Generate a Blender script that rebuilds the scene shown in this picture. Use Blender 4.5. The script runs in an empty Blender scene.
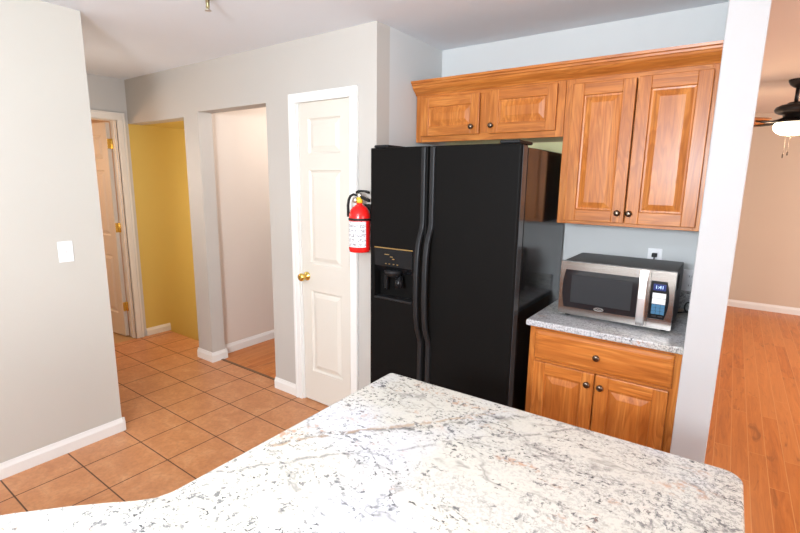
import bpy, bmesh, math, random
from mathutils import Vector, Matrix
R = math.radians
PI = math.pi
sc = bpy.context.scene
COL = sc.collection
random.seed(4)

# ------------------------------------------------------------------ camera
def make_camera():
    f, yaw, pitch, roll = 465.32, 0.6167, 0.1825, 0.0140
    loc = Vector((1.7278, -2.8983, 1.5707))
    fw = Vector((-math.sin(yaw)*math.cos(pitch), math.cos(yaw)*math.cos(pitch), -math.sin(pitch)))
    r = Vector((math.cos(yaw), math.sin(yaw), 0))
    u = r.cross(fw)
    r2 = math.cos(roll)*r + math.sin(roll)*u
    u2 = -math.sin(roll)*r + math.cos(roll)*u
    cd = bpy.data.cameras.new('camera')
    cd.sensor_width = 36.0
    cd.lens = f/800*36
    cd.clip_start = 0.02
    o = bpy.data.objects.new('camera', cd)
    m = Matrix((r2, u2, -fw)).transposed().to_4x4()
    m.translation = loc
    o.matrix_world = m
    COL.objects.link(o)
    sc.camera = o
make_camera()

# ------------------------------------------------------------------ light
sc.view_settings.view_transform = 'Standard'
sc.view_settings.look = 'None'
sc.view_settings.exposure = 0.25
sc.view_settings.gamma = 1.0
sc.view_settings.use_curve_mapping = False
w = bpy.data.worlds.new('world'); sc.world = w; w.use_nodes = True
w.node_tree.nodes['Background'].inputs[0].default_value = (0.75, 0.85, 1.0, 1)
w.node_tree.nodes['Background'].inputs[1].default_value = 0.6

def area(name, loc, look, sx, sy, power, col):
    l = bpy.data.lights.new(name, 'AREA'); l.shape = 'RECTANGLE'
    l.size = sx; l.size_y = sy; l.energy = power; l.color = col
    o = bpy.data.objects.new(name, l); COL.objects.link(o)
    o.location = loc
    o.rotation_euler = (Vector(look)-Vector(loc)).to_track_quat('-Z', 'Y').to_euler()
    return o
def point(name, loc, power, col, rad=0.1):
    l = bpy.data.lights.new(name, 'POINT'); l.energy = power; l.color = col; l.shadow_soft_size = rad
    o = bpy.data.objects.new(name, l); COL.objects.link(o); o.location = loc
    return o
area('rear_window_light', (1.0, -5.40, 1.35), (1.0, 0, 1.1), 3.4, 1.6, 50, (0.88, 0.95, 1.0))
area('side_window_light', (5.9, -2.2, 1.5), (0, -1.6, 1.2), 3.0, 1.5, 108, (0.90, 0.96, 1.0))
area('rear_ceiling_fill', (0.9, -4.3, 2.41), (0.9, -4.25, 0), 1.2, 0.6, 10, (0.97, 0.97, 0.95))  # unseen area light added as fill; no fixture hangs here
area('bounce_flash', (1.3, -3.9, 1.75), (0.9, -2.9, 2.44), 0.5, 0.4, 98, (0.82, 0.91, 1.0))
area('soft_flash', (1.30, -3.75, 1.85), (1.0, -0.8, 0.95), 0.6, 0.5, 13, (0.92, 0.96, 1.0))
area('dining_window_light', (5.9, 2.2, 1.4), (2, 2.2, 0.8), 2.6, 1.6, 125, (0.95, 0.96, 0.97))
point('side_room_lamp', (-1.08, 0.25, 2.1), 17, (0.95, 0.87, 0.80), 0.2)
point('far_room_lamp', (-4.0, -1.9, 1.7), 30, (1.0, 0.58, 0.32), 0.15)
point('stairwell_lamp', (-2.3, 1.0, 1.2), 28, (1.0, 0.88, 0.70), 0.15)
point('hall_lamp', (-2.1, -1.35, 1.6), 8, (0.96, 0.88, 0.82), 0.15)

# ------------------------------------------------------------------ node helpers
def mat(name, col=(.8, .8, .8), rough=.5, metal=0.0, spec=.5, coat=0.0):
    m = bpy.data.materials.new(name); m.use_nodes = True
    b = m.node_tree.nodes['Principled BSDF']
    b.inputs['Base Color'].default_value = (*col, 1)
    b.inputs['Roughness'].default_value = rough
    b.inputs['Metallic'].default_value = metal
    b.inputs['Specular IOR Level'].default_value = spec
    b.inputs['Coat Weight'].default_value = coat
    return m
class NT:
    def __init__(s, m):
        s.t = m.node_tree; s.b = s.t.nodes['Principled BSDF']
    def n(s, typ, **kw):
        n = s.t.nodes.new(typ)
        for k, v in kw.items(): setattr(n, k, v)
        return n
    def l(s, a, b): s.t.links.new(a, b)
    def setv(s, inp, v):
        if isinstance(v, bpy.types.NodeSocket): s.l(v, inp)
        else: inp.default_value = v
    def obj(s): return s.n('ShaderNodeTexCoord').outputs['Object']
    def mapping(s, vec, loc=(0, 0, 0), rot=(0, 0, 0), scale=(1, 1, 1)):
        n = s.n('ShaderNodeMapping'); s.l(vec, n.inputs[0])
        n.inputs['Location'].default_value = loc; n.inputs['Rotation'].default_value = rot; n.inputs['Scale'].default_value = scale
        return n.outputs[0]
    def noise(s, vec, scale, detail=3, rough=.5, dist=0.0):
        n = s.n('ShaderNodeTexNoise'); s.l(vec, n.inputs['Vector'])
        n.inputs['Scale'].default_value = scale; n.inputs['Detail'].default_value = detail
        n.inputs['Roughness'].default_value = rough; n.inputs['Distortion'].default_value = dist
        return n.outputs['Fac']
    def ramp(s, fac, stops):
        n = s.n('ShaderNodeValToRGB'); s.l(fac, n.inputs[0])
        e = n.color_ramp.elements
        while len(e) < len(stops): e.new(.5)
        for q, (p, c) in zip(e, stops):
            q.position = p; q.color = (c, c, c, 1) if isinstance(c, (int, float)) else (*c, 1)
        return n.outputs[0]
    def math(s, op, a, b=None, c=None, clamp=False):
        n = s.n('ShaderNodeMath', operation=op, use_clamp=clamp)
        for i, v in enumerate((a, b, c)):
            if v is not None: s.setv(n.inputs[i], v)
        return n.outputs[0]
    def mix(s, fac, a, b, mode='MIX'):
        n = s.n('ShaderNodeMix', data_type='RGBA', blend_type=mode)
        s.setv(n.inputs[0], fac)
        for i, v in ((6, a), (7, b)):
            if isinstance(v, tuple): v = (*v, 1) if len(v) == 3 else v
            s.setv(n.inputs[i], v)
        return n.outputs[2]
    def sep(s, v):
        n = s.n('ShaderNodeSeparateXYZ'); s.l(v, n.inputs[0]); return n.outputs
    def bump(s, h, strength=.1, dist=.01):
        n = s.n('ShaderNodeBump'); s.l(h, n.inputs['Height'])
        n.inputs['Strength'].default_value = strength; n.inputs['Distance'].default_value = dist
        s.l(n.outputs[0], s.b.inputs['Normal'])
    def color(s, c): s.l(c, s.b.inputs['Base Color'])

def paint(name, col, rough=.6):
    m = mat(name, col, rough); t = NT(m)
    o = t.obj()
    f = t.ramp(t.noise(o, 1.3, 3), [(.3, .96), (.7, 1.0)])
    t.color(t.mix(1.0, col, f, 'MULTIPLY'))
    t.bump(t.noise(o, 180, 2), .06, .002)
    return m

M = {}
M['wall'] = paint('greige_paint', (.53, .508, .455))
M['wall_taupe'] = paint('taupe_paint', (.50, .47, .43))
M['wall_cool'] = paint('pale_grey_paint', (.58, .59, .585))
M['wall_side'] = paint('beige_paint', (.68, .60, .53))
M['white_wall'] = paint('white_paint', (.45, .45, .452))
M['ceiling'] = paint('ceiling_paint', (.75, .79, .835), .8)  # bluish tint put into the colour to offset warm light bounced off floors
M['dining_wall'] = paint('tan_paint', (.60, .48, .37))
M['dining_ceiling'] = paint('cream_ceiling_paint', (.74, .62, .52), .8)
M['yellow'] = paint('mustard_paint', (.64, .475, .12))
M['pale_yellow'] = paint('pale_yellow_patch', (.72, .68, .36))
M['trim'] = mat('white_gloss_paint', (.77, .76, .73), .35)
M['door_white'] = mat('white_door_paint', (.66, .62, .55), .34)
M['brass'] = mat('brass', (.80, .55, .14), .25, 1.0)
M['aged_brass'] = mat('aged_brass', (.30, .25, .14), .35, 1.0)
M['chrome'] = mat('satin_nickel', (.62, .60, .56), .3, 1.0)
M['pewter'] = mat('dark_pewter', (.16, .12, .09), .3, 1.0)
M['black'] = mat('black_plastic', (.010, .010, .010), .5, 0, .3)
M['dark'] = mat('dark_recess', (.006, .006, .007), .5)
M['gloss_black'] = mat('glossy_black_plastic', (.008, .008, .009), .2, 0, .25)
M['fridge_side'] = mat('glossy_black_steel', (.010, .009, .009), .13, 0, .75)
M['grey_plastic'] = mat('charcoal_plastic', (.011, .011, .012), .5, 0, .3)
M['edge_grey'] = mat('edge_highlight_grey', (.05, .05, .052), .12)
M['mesh_grey'] = mat('dark_window_mesh', (.026, .026, .028), .45, 0, .15)
M['mw_case'] = mat('charcoal_enamel', (.03, .03, .032), .4, 0, .4)
M['red'] = mat('red_enamel', (.72, .012, .010), .22)
M['yellow_plastic'] = mat('yellow_plastic', (.75, .45, .03), .4)
M['gold'] = mat('gold_trim', (.50, .33, .12), .35, .8)
M['plate'] = mat('white_plastic', (.84, .84, .85), .35)
M['glass'] = mat('smoked_glass', (.016, .016, .018), .08)
M['white_print'] = mat('white_print', (.80, .80, .80), .5)
M['tan_floor'] = mat('tan_vinyl', (.48, .30, .14), .4)
M['grout'] = mat('threshold_metal', (.16, .08, .04), .5)
M['lamp_glass'] = mat('opal_glass', (.9, .85, .75), .3)
b_ = M['lamp_glass'].node_tree.nodes['Principled BSDF']
b_.inputs['Emission Color'].default_value = (1, .86, .62, 1); b_.inputs['Emission Strength'].default_value = 3.0
M['fan_metal'] = mat('bronze_metal', (.030, .024, .022), .3, .6)
M['blue_print'] = mat('blue_keypad', (.03, .14, .26), .4)
M['display'] = mat('blue_display', (.004, .008, .05), .2)
b_ = M['display'].node_tree.nodes['Principled BSDF']
b_.inputs['Emission Color'].default_value = (.01, .03, .22, 1); b_.inputs['Emission Strength'].default_value = .5
M['digits'] = mat('lit_digits', (.4, .6, .9), .4)
b_ = M['digits'].node_tree.nodes['Principled BSDF']
b_.inputs['Emission Color'].default_value = (.45, .65, 1, 1); b_.inputs['Emission Strength'].default_value = .8

def m_fridge():
    m = mat('textured_black_steel', (.007, .0064, .0060), .5, 0, .045); t = NT(m)
    o = t.obj()
    t.bump(t.noise(o, 420, 2), .25, .0012)
    return m
M['fridge'] = m_fridge()

def m_steel():
    m = mat('brushed_stainless', (.30, .27, .248), .2, 1.0); t = NT(m)
    o = t.mapping(t.obj(), scale=(3, 60, 700))
    n = t.noise(o, 1, 2)
    t.l(t.ramp(n, [(.3, .14), (.7, .26)]), t.b.inputs['Roughness'])
    return m
M['steel'] = m_steel()
M['bright_steel'] = mat('bright_steel', (.74, .73, .72), .32, 1.0)

def m_tile():
    m = mat('terracotta_tile', rough=.42); t = NT(m)
    T = .3055
    o = t.obj()
    v = t.mapping(o, loc=(1.628+T*20, .787+T*30, 0))
    br = t.n('ShaderNodeTexBrick'); br.offset = 0; br.squash = 1
    t.l(v, br.inputs['Vector'])
    br.inputs['Color1'].default_value = (.30, .30, .30, 1); br.inputs['Color2'].default_value = (.70, .70, .70, 1)
    br.inputs['Mortar'].default_value = (0, 0, 0, 1)
    br.inputs['Scale'].default_value = 1; br.inputs['Mortar Size'].default_value = .0036
    br.inputs['Mortar Smooth'].default_value = .15; br.inputs['Bias'].default_value = 0
    br.inputs['Brick Width'].default_value = T; br.inputs['Row Height'].default_value = T
    n1 = t.noise(o, 9, 5, .6, .6); n2 = t.noise(o, 48, 4, .6)
    base = t.ramp(n1, [(.28, (.47, .175, .060)), (.52, (.59, .250, .097)), (.78, (.69, .36, .175))])
    c = t.mix(t.ramp(n2, [(.42, .0), (.68, .55)]), base, (.36, .145, .060))
    c = t.mix(.20, c, t.mix(br.outputs['Color'], (.36, .13, .05), (.56, .29, .16)))
    c = t.mix(br.outputs['Fac'], c, (.10, .046, .022))
    t.color(c)
    h = t.math('SUBTRACT', 1.0, br.outputs['Fac'])
    t.bump(t.math('ADD', h, t.math('MULTIPLY', n2, .12)), .35, .003)
    t.l(t.math('ADD', t.math('MULTIPLY', br.outputs['Fac'], .4), .36), t.b.inputs['Roughness'])
    return m
M['tile'] = m_tile()

def m_hardwood(name, rot):
    m = mat(name, rough=.32, spec=.3); t = NT(m)
    o = t.mapping(t.obj(), loc=(20, 20, 0), rot=(0, 0, rot))
    br = t.n('ShaderNodeTexBrick'); br.offset = .37; br.squash = 1; br.offset_frequency = 2
    t.l(o, br.inputs['Vector'])
    br.inputs['Color1'].default_value = (0, 0, 0, 1); br.inputs['Color2'].default_value = (1, 1, 1, 1)
    br.inputs['Mortar'].default_value = (.5, .5, .5, 1)
    br.inputs['Scale'].default_value = 1; br.inputs['Mortar Size'].default_value = .0020
    br.inputs['Mortar Smooth'].default_value = .1; br.inputs['Bias'].default_value = 0
    br.inputs['Brick Width'].default_value = .95; br.inputs['Row Height'].default_value = .0845
    off = t.n('ShaderNodeVectorMath', operation='SCALE'); t.l(br.outputs['Color'], off.inputs[0]); off.inputs[3].default_value = 7
    add = t.n('ShaderNodeVectorMath', operation='ADD'); t.l(o, add.inputs[0]); t.l(off.outputs[0], add.inputs[1])
    g = t.noise(t.mapping(add.outputs[0], scale=(1.1, 13, 1)), 2.2, 5, .6, 1.2)
    f = t.noise(t.mapping(add.outputs[0], scale=(4, 150, 1)), 1.5, 3, .6)
    k = t.noise(t.mapping(add.outputs[0], scale=(2.2, 9, 1)), 2.1, 3, .6, .8)
    c = t.ramp(g, [(.25, (.36, .095, .014)), (.5, (.50, .145, .022)), (.75, (.60, .200, .040))])
    c = t.mix(t.math('MULTIPLY', br.outputs['Color'], .55), c, (.62, .235, .060))
    c = t.mix(t.ramp(f, [(.5, 0.0), (.8, .30)]), c, (.30, .085, .020))
    c = t.mix(t.ramp(k, [(.58, 0.0), (.74, .60)]), c, (.20, .052, .010))
    c = t.mix(t.math('MULTIPLY', br.outputs['Fac'], .5), c, (.70, .36, .14))
    t.color(c)
    return m
M['hardwood'] = m_hardwood('orange_hardwood', PI/2)

def m_oak(name, axis, tone=1.0):
    m = mat(name, rough=.34, spec=.28, coat=0.05); t = NT(m)
    m.node_tree.nodes['Principled BSDF'].inputs['Coat Roughness'].default_value = .22
    o = t.obj()
    rnd = t.n('ShaderNodeObjectInfo').outputs['Random']
    cmb = t.n('ShaderNodeCombineXYZ')
    for i, k in enumerate((3.7, 1.9, 5.3)): t.l(t.math('MULTIPLY', rnd, k), cmb.inputs[i])
    add = t.n('ShaderNodeVectorMath', operation='ADD'); t.l(o, add.inputs[0]); t.l(cmb.outputs[0], add.inputs[1])
    o = add.outputs[0]
    if axis == 'x': s1, s2, s3 = (1.1, 9, 9), (4, 95, 95), (.55, 5, 5)
    elif axis == 'z': s1, s2, s3 = (9, 9, 1.1), (95, 95, 4), (5, 5, .55)
    else: s1, s2, s3 = (9, 1.1, 9), (95, 4, 95), (5, .55, 5)
    g = t.noise(t.mapping(o, scale=s1), 1.9, 4, .55, 1.4)
    f = t.noise(t.mapping(o, scale=s2), 1.0, 3, .6)
    w = t.noise(t.mapping(o, scale=s3), 1.6, 2, .5, .5)
    ring = t.math('FRACT', t.math('MULTIPLY', w, 17.0))
    ring = t.ramp(ring, [(0, 1.0), (.35, .35), (.8, 0.0), (1, 1.0)])
    a = [tuple(x*tone for x in c) for c in ((.38, .112, .020), (.52, .172, .033), (.64, .255, .062))]
    c = t.ramp(g, [(.25, a[0]), (.5, a[1]), (.75, a[2])])
    c = t.mix(t.math('MULTIPLY', ring, .50), c, tuple(x*tone for x in (.30, .085, .014)))
    c = t.mix(t.ramp(f, [(.46, 0.0), (.72, .70)]), c, tuple(x*tone for x in (.27, .072, .011)))
    t.color(c)
    t.bump(f, .05, .001)
    return m
for ax in 'xyz': M['oak_'+ax] = m_oak('honey_oak_'+ax, ax)
M['oak_panel'] = m_oak('pale_oak_panel', 'z', 1.05)

def m_granite(name, hero):
    m = mat(name, rough=.2 if hero else .38, spec=.35); t = NT(m)
    o = t.obj()
    warp = t.n('ShaderNodeTexNoise'); t.l(o, warp.inputs['Vector']); warp.inputs['Scale'].default_value = 3.0; warp.inputs['Detail'].default_value = 5
    sub = t.n('ShaderNodeVectorMath', operation='SUBTRACT'); t.l(warp.outputs['Color'], sub.inputs[0]); sub.inputs[1].default_value = (.5, .5, .5)
    scl = t.n('ShaderNodeVectorMath', operation='SCALE'); t.l(sub.outputs[0], scl.inputs[0]); scl.inputs[3].default_value = .12
    ad = t.n('ShaderNodeVectorMath', operation='ADD'); t.l(o, ad.inputs[0]); t.l(scl.outputs[0], ad.inputs[1])
    w_ = ad.outputs[0]
    q = t.mapping(w_, rot=(0, 0, R(-42)), scale=(1.0, 2.3, 1))
    x, y, z = t.sep(w_)
    # how grey the stone is: more crystals towards one end of the slab
    if hero:
        gz = t.math('ADD', t.math('MULTIPLY', t.math('SUBTRACT', x, -.05), .85), t.math('MULTIPLY', t.math('SUBTRACT', t.noise(q, 2.6, 4, .6), .5), 1.9))
    else:
        gz = t.math('ADD', .62, t.math('MULTIPLY', t.math('SUBTRACT', t.noise(q, 5, 4, .6), .5), 2.2))
    gz = t.math('MULTIPLY', gz, 1.0, clamp=True)
    cn = t.noise(t.mapping(o, loc=(3, 1, 0)), 2.6, 4, .55)
    if hero:
        far = t.math('MULTIPLY', t.math('SUBTRACT', t.math('SUBTRACT', y, t.math('MULTIPLY', x, .8)), -2.72), .6)
        cn = t.math('ADD', cn, t.math('MINIMUM', t.math('MAXIMUM', far, 0.0), .16))
    cream = t.ramp(cn, [(.52, 0.0), (.64, 1.0)])
    c = t.mix(t.math('MULTIPLY', cream, .6), (.54, .54, .55), (.56, .515, .40))
    # milky grey clouds
    c = t.mix(t.math('MULTIPLY', gz, .28), c, (.40, .40, .415))
    # fine salt and pepper crystals
    f1 = t.ramp(t.noise(o, 120, 3, .7), [(.49, 0.0), (.56, 1.0)])
    c = t.mix(t.math('MULTIPLY', f1, t.math('ADD', .09, t.math('MULTIPLY', gz, .68))), c, (.125, .125, .13))
    # grey crystal groups
    f2 = t.ramp(t.noise(w_, 75, 4, .7, .2), [(.55, 0.0), (.60, 1.0)])
    z2 = t.ramp(t.noise(q, 6.5, 5, .65), [(.45, 0.0), (.57, 1.0)])
    c = t.mix(t.math('MULTIPLY', t.math('MULTIPLY', f2, z2), .82), c, (.10, .10, .108))
    # dark flecks in drifts
    f3 = t.ramp(t.noise(t.mapping(w_, rot=(0, 0, R(-40)), scale=(1, 1.5, 1)), 70, 4, .65), [(.585, 0.0), (.63, 1.0)])
    z3 = t.ramp(t.noise(t.mapping(q, loc=(5, 2, 0)), 6.0, 4, .6), [(.47, 0.0), (.56, 1.0)])
    c = t.mix(t.math('MULTIPLY', t.math('MULTIPLY', f3, z3), .92), c, (.04, .04, .044))
    f4 = t.ramp(t.noise(w_, 48, 5, .75, .3), [(.56, 0.0), (.61, 1.0)])
    z4 = t.ramp(t.noise(t.mapping(q, loc=(1, 8, 0)), 4.2, 3, .5), [(.57, 0.0), (.62, 1.0)])
    c = t.mix(t.math('MULTIPLY', t.math('MULTIPLY', f4, z4), .85), c, (.07, .07, .08))
    # veins
    brk = t.ramp(t.noise(o, 11, 3, .6), [(.42, 0.0), (.56, 1.0)])
    v = t.math('ABSOLUTE', t.math('SUBTRACT', t.noise(t.mapping(q, loc=(2, 2, 0)), 1.5, 5, .55), .5))
    vein = t.ramp(v, [(.0, 1.0), (.004, .6), (.011, 0.0)])
    c = t.mix(t.math('MULTIPLY', t.math('MULTIPLY', vein, brk), .55), c, (.13, .12, .115))
    if hero:
        wob = t.math('MULTIPLY', t.math('SUBTRACT', t.noise(o, 14, 5, .7), .5), .055)
        x = t.math('ADD', x, wob)
        brk = t.ramp(t.noise(o, 26, 4, .7), [(.44, 0.0), (.56, 1.0)])
        for (nx, ny, cc, wd, col) in ((.757, -.654, 1.092, .010, (.10, .095, .09)), (.757, -.654, 1.180, .006, (.14, .13, .13)), (.80, -.60, 1.020, .008, (.36, .24, .15))):
            d = t.math('ABSOLUTE', t.math('SUBTRACT', t.math('ADD', t.math('MULTIPLY', x, nx), t.math('MULTIPLY', y, ny)), cc-(1.2*nx-2.3*ny) + 1.0))
            k = t.ramp(d, [(.0, 1.0), (wd*.4, .8), (wd, 0.0)])
            c = t.mix(t.math('MULTIPLY', t.math('MULTIPLY', k, brk), .75), c, col)
    # rusty stains
    ru = t.ramp(t.noise(t.mapping(q, loc=(7, 3, 1)), 3.8, 5, .7), [(.56, 0.0), (.66, 1.0)])
    rg = t.ramp(t.noise(o, 55, 4, .65), [(.48, 0.0), (.60, 1.0)])
    c = t.mix(t.math('MULTIPLY', t.math('MULTIPLY', ru, rg), .70), c, (.42, .19, .09))
    t.color(c)
    return m
M['granite'] = m_granite('white_granite', True)
M['granite_dark'] = m_granite('grey_granite', False)

def m_label():
    m = mat('printed_label', rough=.45); t = NT(m)
    o = t.obj()
    n = t.noise(t.mapping(o, scale=(120, 120, 200)), 1, 2, .5)
    z = t.sep(o)[2]
    band = t.ramp(t.math('FRACT', t.math('MULTIPLY', z, 36.0)), [(.32, 0.0), (.40, 1.0)])
    k = t.math('MULTIPLY', t.ramp(n, [(.51, 0.0), (.56, 1.0)]), band)
    t.color(t.mix(t.math('MULTIPLY', k, .75), (.70, .70, .71), (.07, .065, .07)))
    return m
M['label'] = m_label()
M['blade'] = m_oak('walnut_blade', 'x', .5)

# ------------------------------------------------------------------ mesh builder
class MB:
    def __init__(s): s.bm = bmesh.new(); s.mi = 0
    def add(s, verts, faces, smooth=False):
        vs = [s.bm.verts.new(v) for v in verts]
        for f in faces:
            try: fc = s.bm.faces.new([vs[i] for i in f])
            except ValueError: continue
            fc.material_index = s.mi; fc.smooth = smooth
        return s
    def merge(s, t, smooth=None):
        t.verts.index_update()
        vs = [s.bm.verts.new(v.co) for v in t.verts]
        for f in t.faces:
            fc = s.bm.faces.new([vs[v.index] for v in f.verts]); fc.material_index = s.mi
            fc.smooth = f.smooth if smooth is None else smooth
        t.free(); return s
    def box(s, lo, hi, bev=0, seg=2):
        lo = Vector(lo); hi = Vector(hi)
        t = bmesh.new(); bmesh.ops.create_cube(t, size=1)
        for v in t.verts: v.co = Vector([(a+b)/2 + c*(b-a) for a, b, c in zip(lo, hi, v.co)])
        if bev:
            bmesh.ops.bevel(t, geom=list(t.edges), offset=min(bev, .49*min(hi-lo)), segments=seg, profile=.5, affect='EDGES')
        return s.merge(t)
    def prism(s, pts, z0, z1, bev=0, seg=3):
        t = bmesh.new(); n = len(pts)
        a = [t.verts.new((x, y, z0)) for x, y in pts]; b = [t.verts.new((x, y, z1)) for x, y in pts]
        t.faces.new(a[::-1]); top = t.faces.new(b)
        for i in range(n): t.faces.new((a[i], a[(i+1) % n], b[(i+1) % n], b[i]))
        bmesh.ops.recalc_face_normals(t, faces=t.faces)
        if bev:
            ed = [e for e in t.edges if abs(e.verts[0].co.z-e.verts[1].co.z) < 1e-6]
            bmesh.ops.bevel(t, geom=ed, offset=bev, segments=seg, profile=.5, affect='EDGES')
        return s.merge(t)
    def lathe(s, prof, c=(0, 0, 0), axis='z', n=24, smooth=True):
        # prof: list of (radius, height) along the axis
        c = Vector(c); vs = []; fs = []
        for (r, h) in prof:
            for i in range(n):
                a = 2*PI*i/n; p = (r*math.cos(a), r*math.sin(a), h)
                if axis == 'y': p = (p[0], h, p[1])
                if axis == 'x': p = (h, p[0], p[1])
                vs.append(c+Vector(p))
        for j in range(len(prof)-1):
            for i in range(n):
                fs.append((j*n+i, j*n+(i+1) % n, (j+1)*n+(i+1) % n, (j+1)*n+i))
        fs.append(tuple(range(n))[::-1]); fs.append(tuple((len(prof)-1)*n+i for i in range(n)))
        return s.add(vs, fs, smooth)
    def tube(s, pts, r, n=10):
        pts = [Vector(p) for p in pts]; vs = []; fs = []
        up = None
        for i, p in enumerate(pts):
            d = (pts[min(i+1, len(pts)-1)]-pts[max(i-1, 0)]).normalized()
            if up is None: up = d.orthogonal().normalized()
            up = (up-d*up.dot(d)).normalized(); sd = d.cross(up)
            rr = r[i] if isinstance(r, (list, tuple)) else r
            for k in range(n):
                a = 2*PI*k/n; vs.append(p+rr*(math.cos(a)*up+math.sin(a)*sd))
        for j in range(len(pts)-1):
            for k in range(n): fs.append((j*n+k, j*n+(k+1) % n, (j+1)*n+(k+1) % n, (j+1)*n+k))
        fs.append(tuple(range(n))[::-1]); fs.append(tuple((len(pts)-1)*n+k for k in range(n)))
        return s.add(vs, fs, True)
    def loft(s, x0, x1, z0, z1, prof, back=None):
        # concentric rectangles in the XZ plane facing -Y: prof = [(inset, y)...]
        vs = []; fs = []
        for (i, y) in prof:
            vs += [(x0+i, y, z0+i), (x1-i, y, z0+i), (x1-i, y, z1-i), (x0+i, y, z1-i)]
        for j in range(len(prof)-1):
            for k in range(4): fs.append((j*4+k, j*4+(k+1) % 4, (j+1)*4+(k+1) % 4, (j+1)*4+k))
        m = len(prof)-1
        fs.append(tuple(m*4+k for k in range(4)))
        return s.add(vs, fs)
    def sweep_x(s, prof, x0, x1):
        # prof: closed list of (y, z); extruded along X
        n = len(prof); vs = [(x0, y, z) for y, z in prof]+[(x1, y, z) for y, z in prof]
        fs = [(i, (i+1) % n, n+(i+1) % n, n+i) for i in range(n)]
        fs += [tuple(range(n))[::-1], tuple(range(n, 2*n))]
        return s.add(vs, fs)

WL = {}
def link(name, bm, mats, parent=None, fix=True):
    if isinstance(bm, MB): bm = bm.bm
    if fix: bmesh.ops.recalc_face_normals(bm, faces=bm.faces)
    if parent is not None:
        bmesh.ops.translate(bm, vec=-WL[parent.name], verts=bm.verts)
    me = bpy.data.meshes.new(name); bm.to_mesh(me); bm.free()
    for k in (mats if isinstance(mats, (list, tuple)) else [mats]):
        me.materials.append(M[k])
    o = bpy.data.objects.new(name, me); COL.objects.link(o)
    if parent is not None: o.parent = parent; WL[o.name] = WL[parent.name]
    else: WL[o.name] = Vector((0, 0, 0))
    return o
def thing(name, loc, label, cat, group=None, kind=None):
    o = bpy.data.objects.new(name, None); COL.objects.link(o); o.location = loc
    o.empty_display_size = .05
    WL[o.name] = Vector(loc)
    tag(o, label, cat, group)
    if kind: o['kind'] = kind
    return o
def tag(o, label, cat, group=None):
    o['label'] = label; o['category'] = cat
    if group: o['group'] = group
    return o
def struct(name, bm, m, parent=None, label=None, cat=None):
    o = link(name, bm, m, parent)
    if parent is None:
        o['kind'] = 'structure'
        if label: o['label'] = label; o['category'] = cat
    return o
def mesh_thing(name, bm, mats, base, label, cat, group=None):
    if isinstance(bm, MB): bm = bm.bm
    bmesh.ops.recalc_face_normals(bm, faces=bm.faces)
    bmesh.ops.translate(bm, vec=-Vector(base), verts=bm.verts)
    o = link(name, bm, mats, None, False); o.location = base; WL[o.name] = Vector(base)
    return tag(o, label, cat, group)
def text_mesh(name, body, size, loc, m, parent, rot=(R(90), 0, 0), depth=.0004):
    cu = bpy.data.curves.new(name, 'FONT'); cu.body = body; cu.size = size; cu.align_x = 'CENTER'; cu.align_y = 'CENTER'; cu.extrude = depth
    tmp = bpy.data.objects.new(name, cu); COL.objects.link(tmp)
    dg = bpy.context.evaluated_depsgraph_get()
    me = bpy.data.meshes.new_from_object(tmp.evaluated_get(dg))
    bpy.data.objects.remove(tmp); bpy.data.curves.remove(cu)
    me.transform(Matrix.Translation(Vector(loc)-WL[parent.name]) @ Matrix.Rotation(rot[2], 4, 'Z') @ Matrix.Rotation(rot[0], 4, 'X'))
    me.materials.clear(); me.materials.append(M[m])
    o = bpy.data.objects.new(name, me); COL.objects.link(o); o.parent = parent
    WL[o.name] = WL[parent.name]
    return o

# ------------------------------------------------------------------ the setting
H = 2.44
D = .714
XL = -2.935
P0, P1, P2, H1, H2 = -1.999, -1.794, -.968, 2.053, 2.082
# floors
b = MB()
b.box((-2.935, -5.5, -.06), (1.70, -.63, 0))
b.box((-2.935, -.63, -.06), (-1.94, -.49, 0))
b.box((-.968, -.63, -.06), (1.70, .0, 0))
struct('floor', b, 'tile', label='terracotta square tile floor with dark grout', cat='floor')
struct('floor_dining', MB().box((1.70, -5.5, -.06), (6.0, 4.6, 0)), 'hardwood', label='orange hardwood plank floor of the dining room', cat='floor')
struct('floor_side_room', MB().box((-1.94, -.63, -.06), (-.968, 2.3, 0)), 'hardwood', label='small patch of orange hardwood floor seen through the middle opening', cat='floor')
struct('floor_far_room', MB().box((-5.2, -3.0, -.06), (-2.936, -.83, -.002)).box((-5.2, -.83, -.06), (-3.0501, -.2, -.002)), 'tan_floor', label='tan floor beyond the half open door', cat='floor')
# ceilings
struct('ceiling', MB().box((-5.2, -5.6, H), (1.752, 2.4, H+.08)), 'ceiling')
struct('ceiling_dining', MB().box((1.752, -5.6, H), (6.1, 4.7, H+.08)), 'dining_ceiling')
struct('ceiling_stairwell', MB().box((XL, -.594, H1), (-1.96, 2.3, H1+.1)), 'yellow')
# walls
b = MB()
b.box((XL, -D, H1), (P0, -.594, H))
b.box((P0, -D, 0), (P1, -.594, H))
b.box((P1, -D, H2), (P2, -.594, H))
b.box((P2, -D, 0), (-.668, -.594, H))
b.box((-.668, -D, 2.066), (-.182, -.594, H))
b.box((-.182, -D, 0), (0, -.594, H))
struct('wall_pantry', b, 'wall_taupe', label='greige wall with two openings and the narrow white door', cat='wall')
b = MB(); b.box((-.10, -.594, 0), (0, .12, H)); b.box((0, 0, 0), (1.63, .12, H))
struct('wall_back', b, 'wall_cool', label='pale grey wall behind the refrigerator and cabinets', cat='wall')
struct('wall_divider', MB().box((1.63, -.78, 0), (1.752, 4.5, H), .004), 'white_wall', label='white end of the partition wall between kitchen and dining room', cat='wall')
struct('wall_patch', MB().box((.05, -.003, 1.55), (.94, 0, 1.83)), 'pale_yellow', label='pale yellow patch on the wall above the refrigerator', cat='wall')  # thin pale yellow panel laid on the back wall
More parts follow.
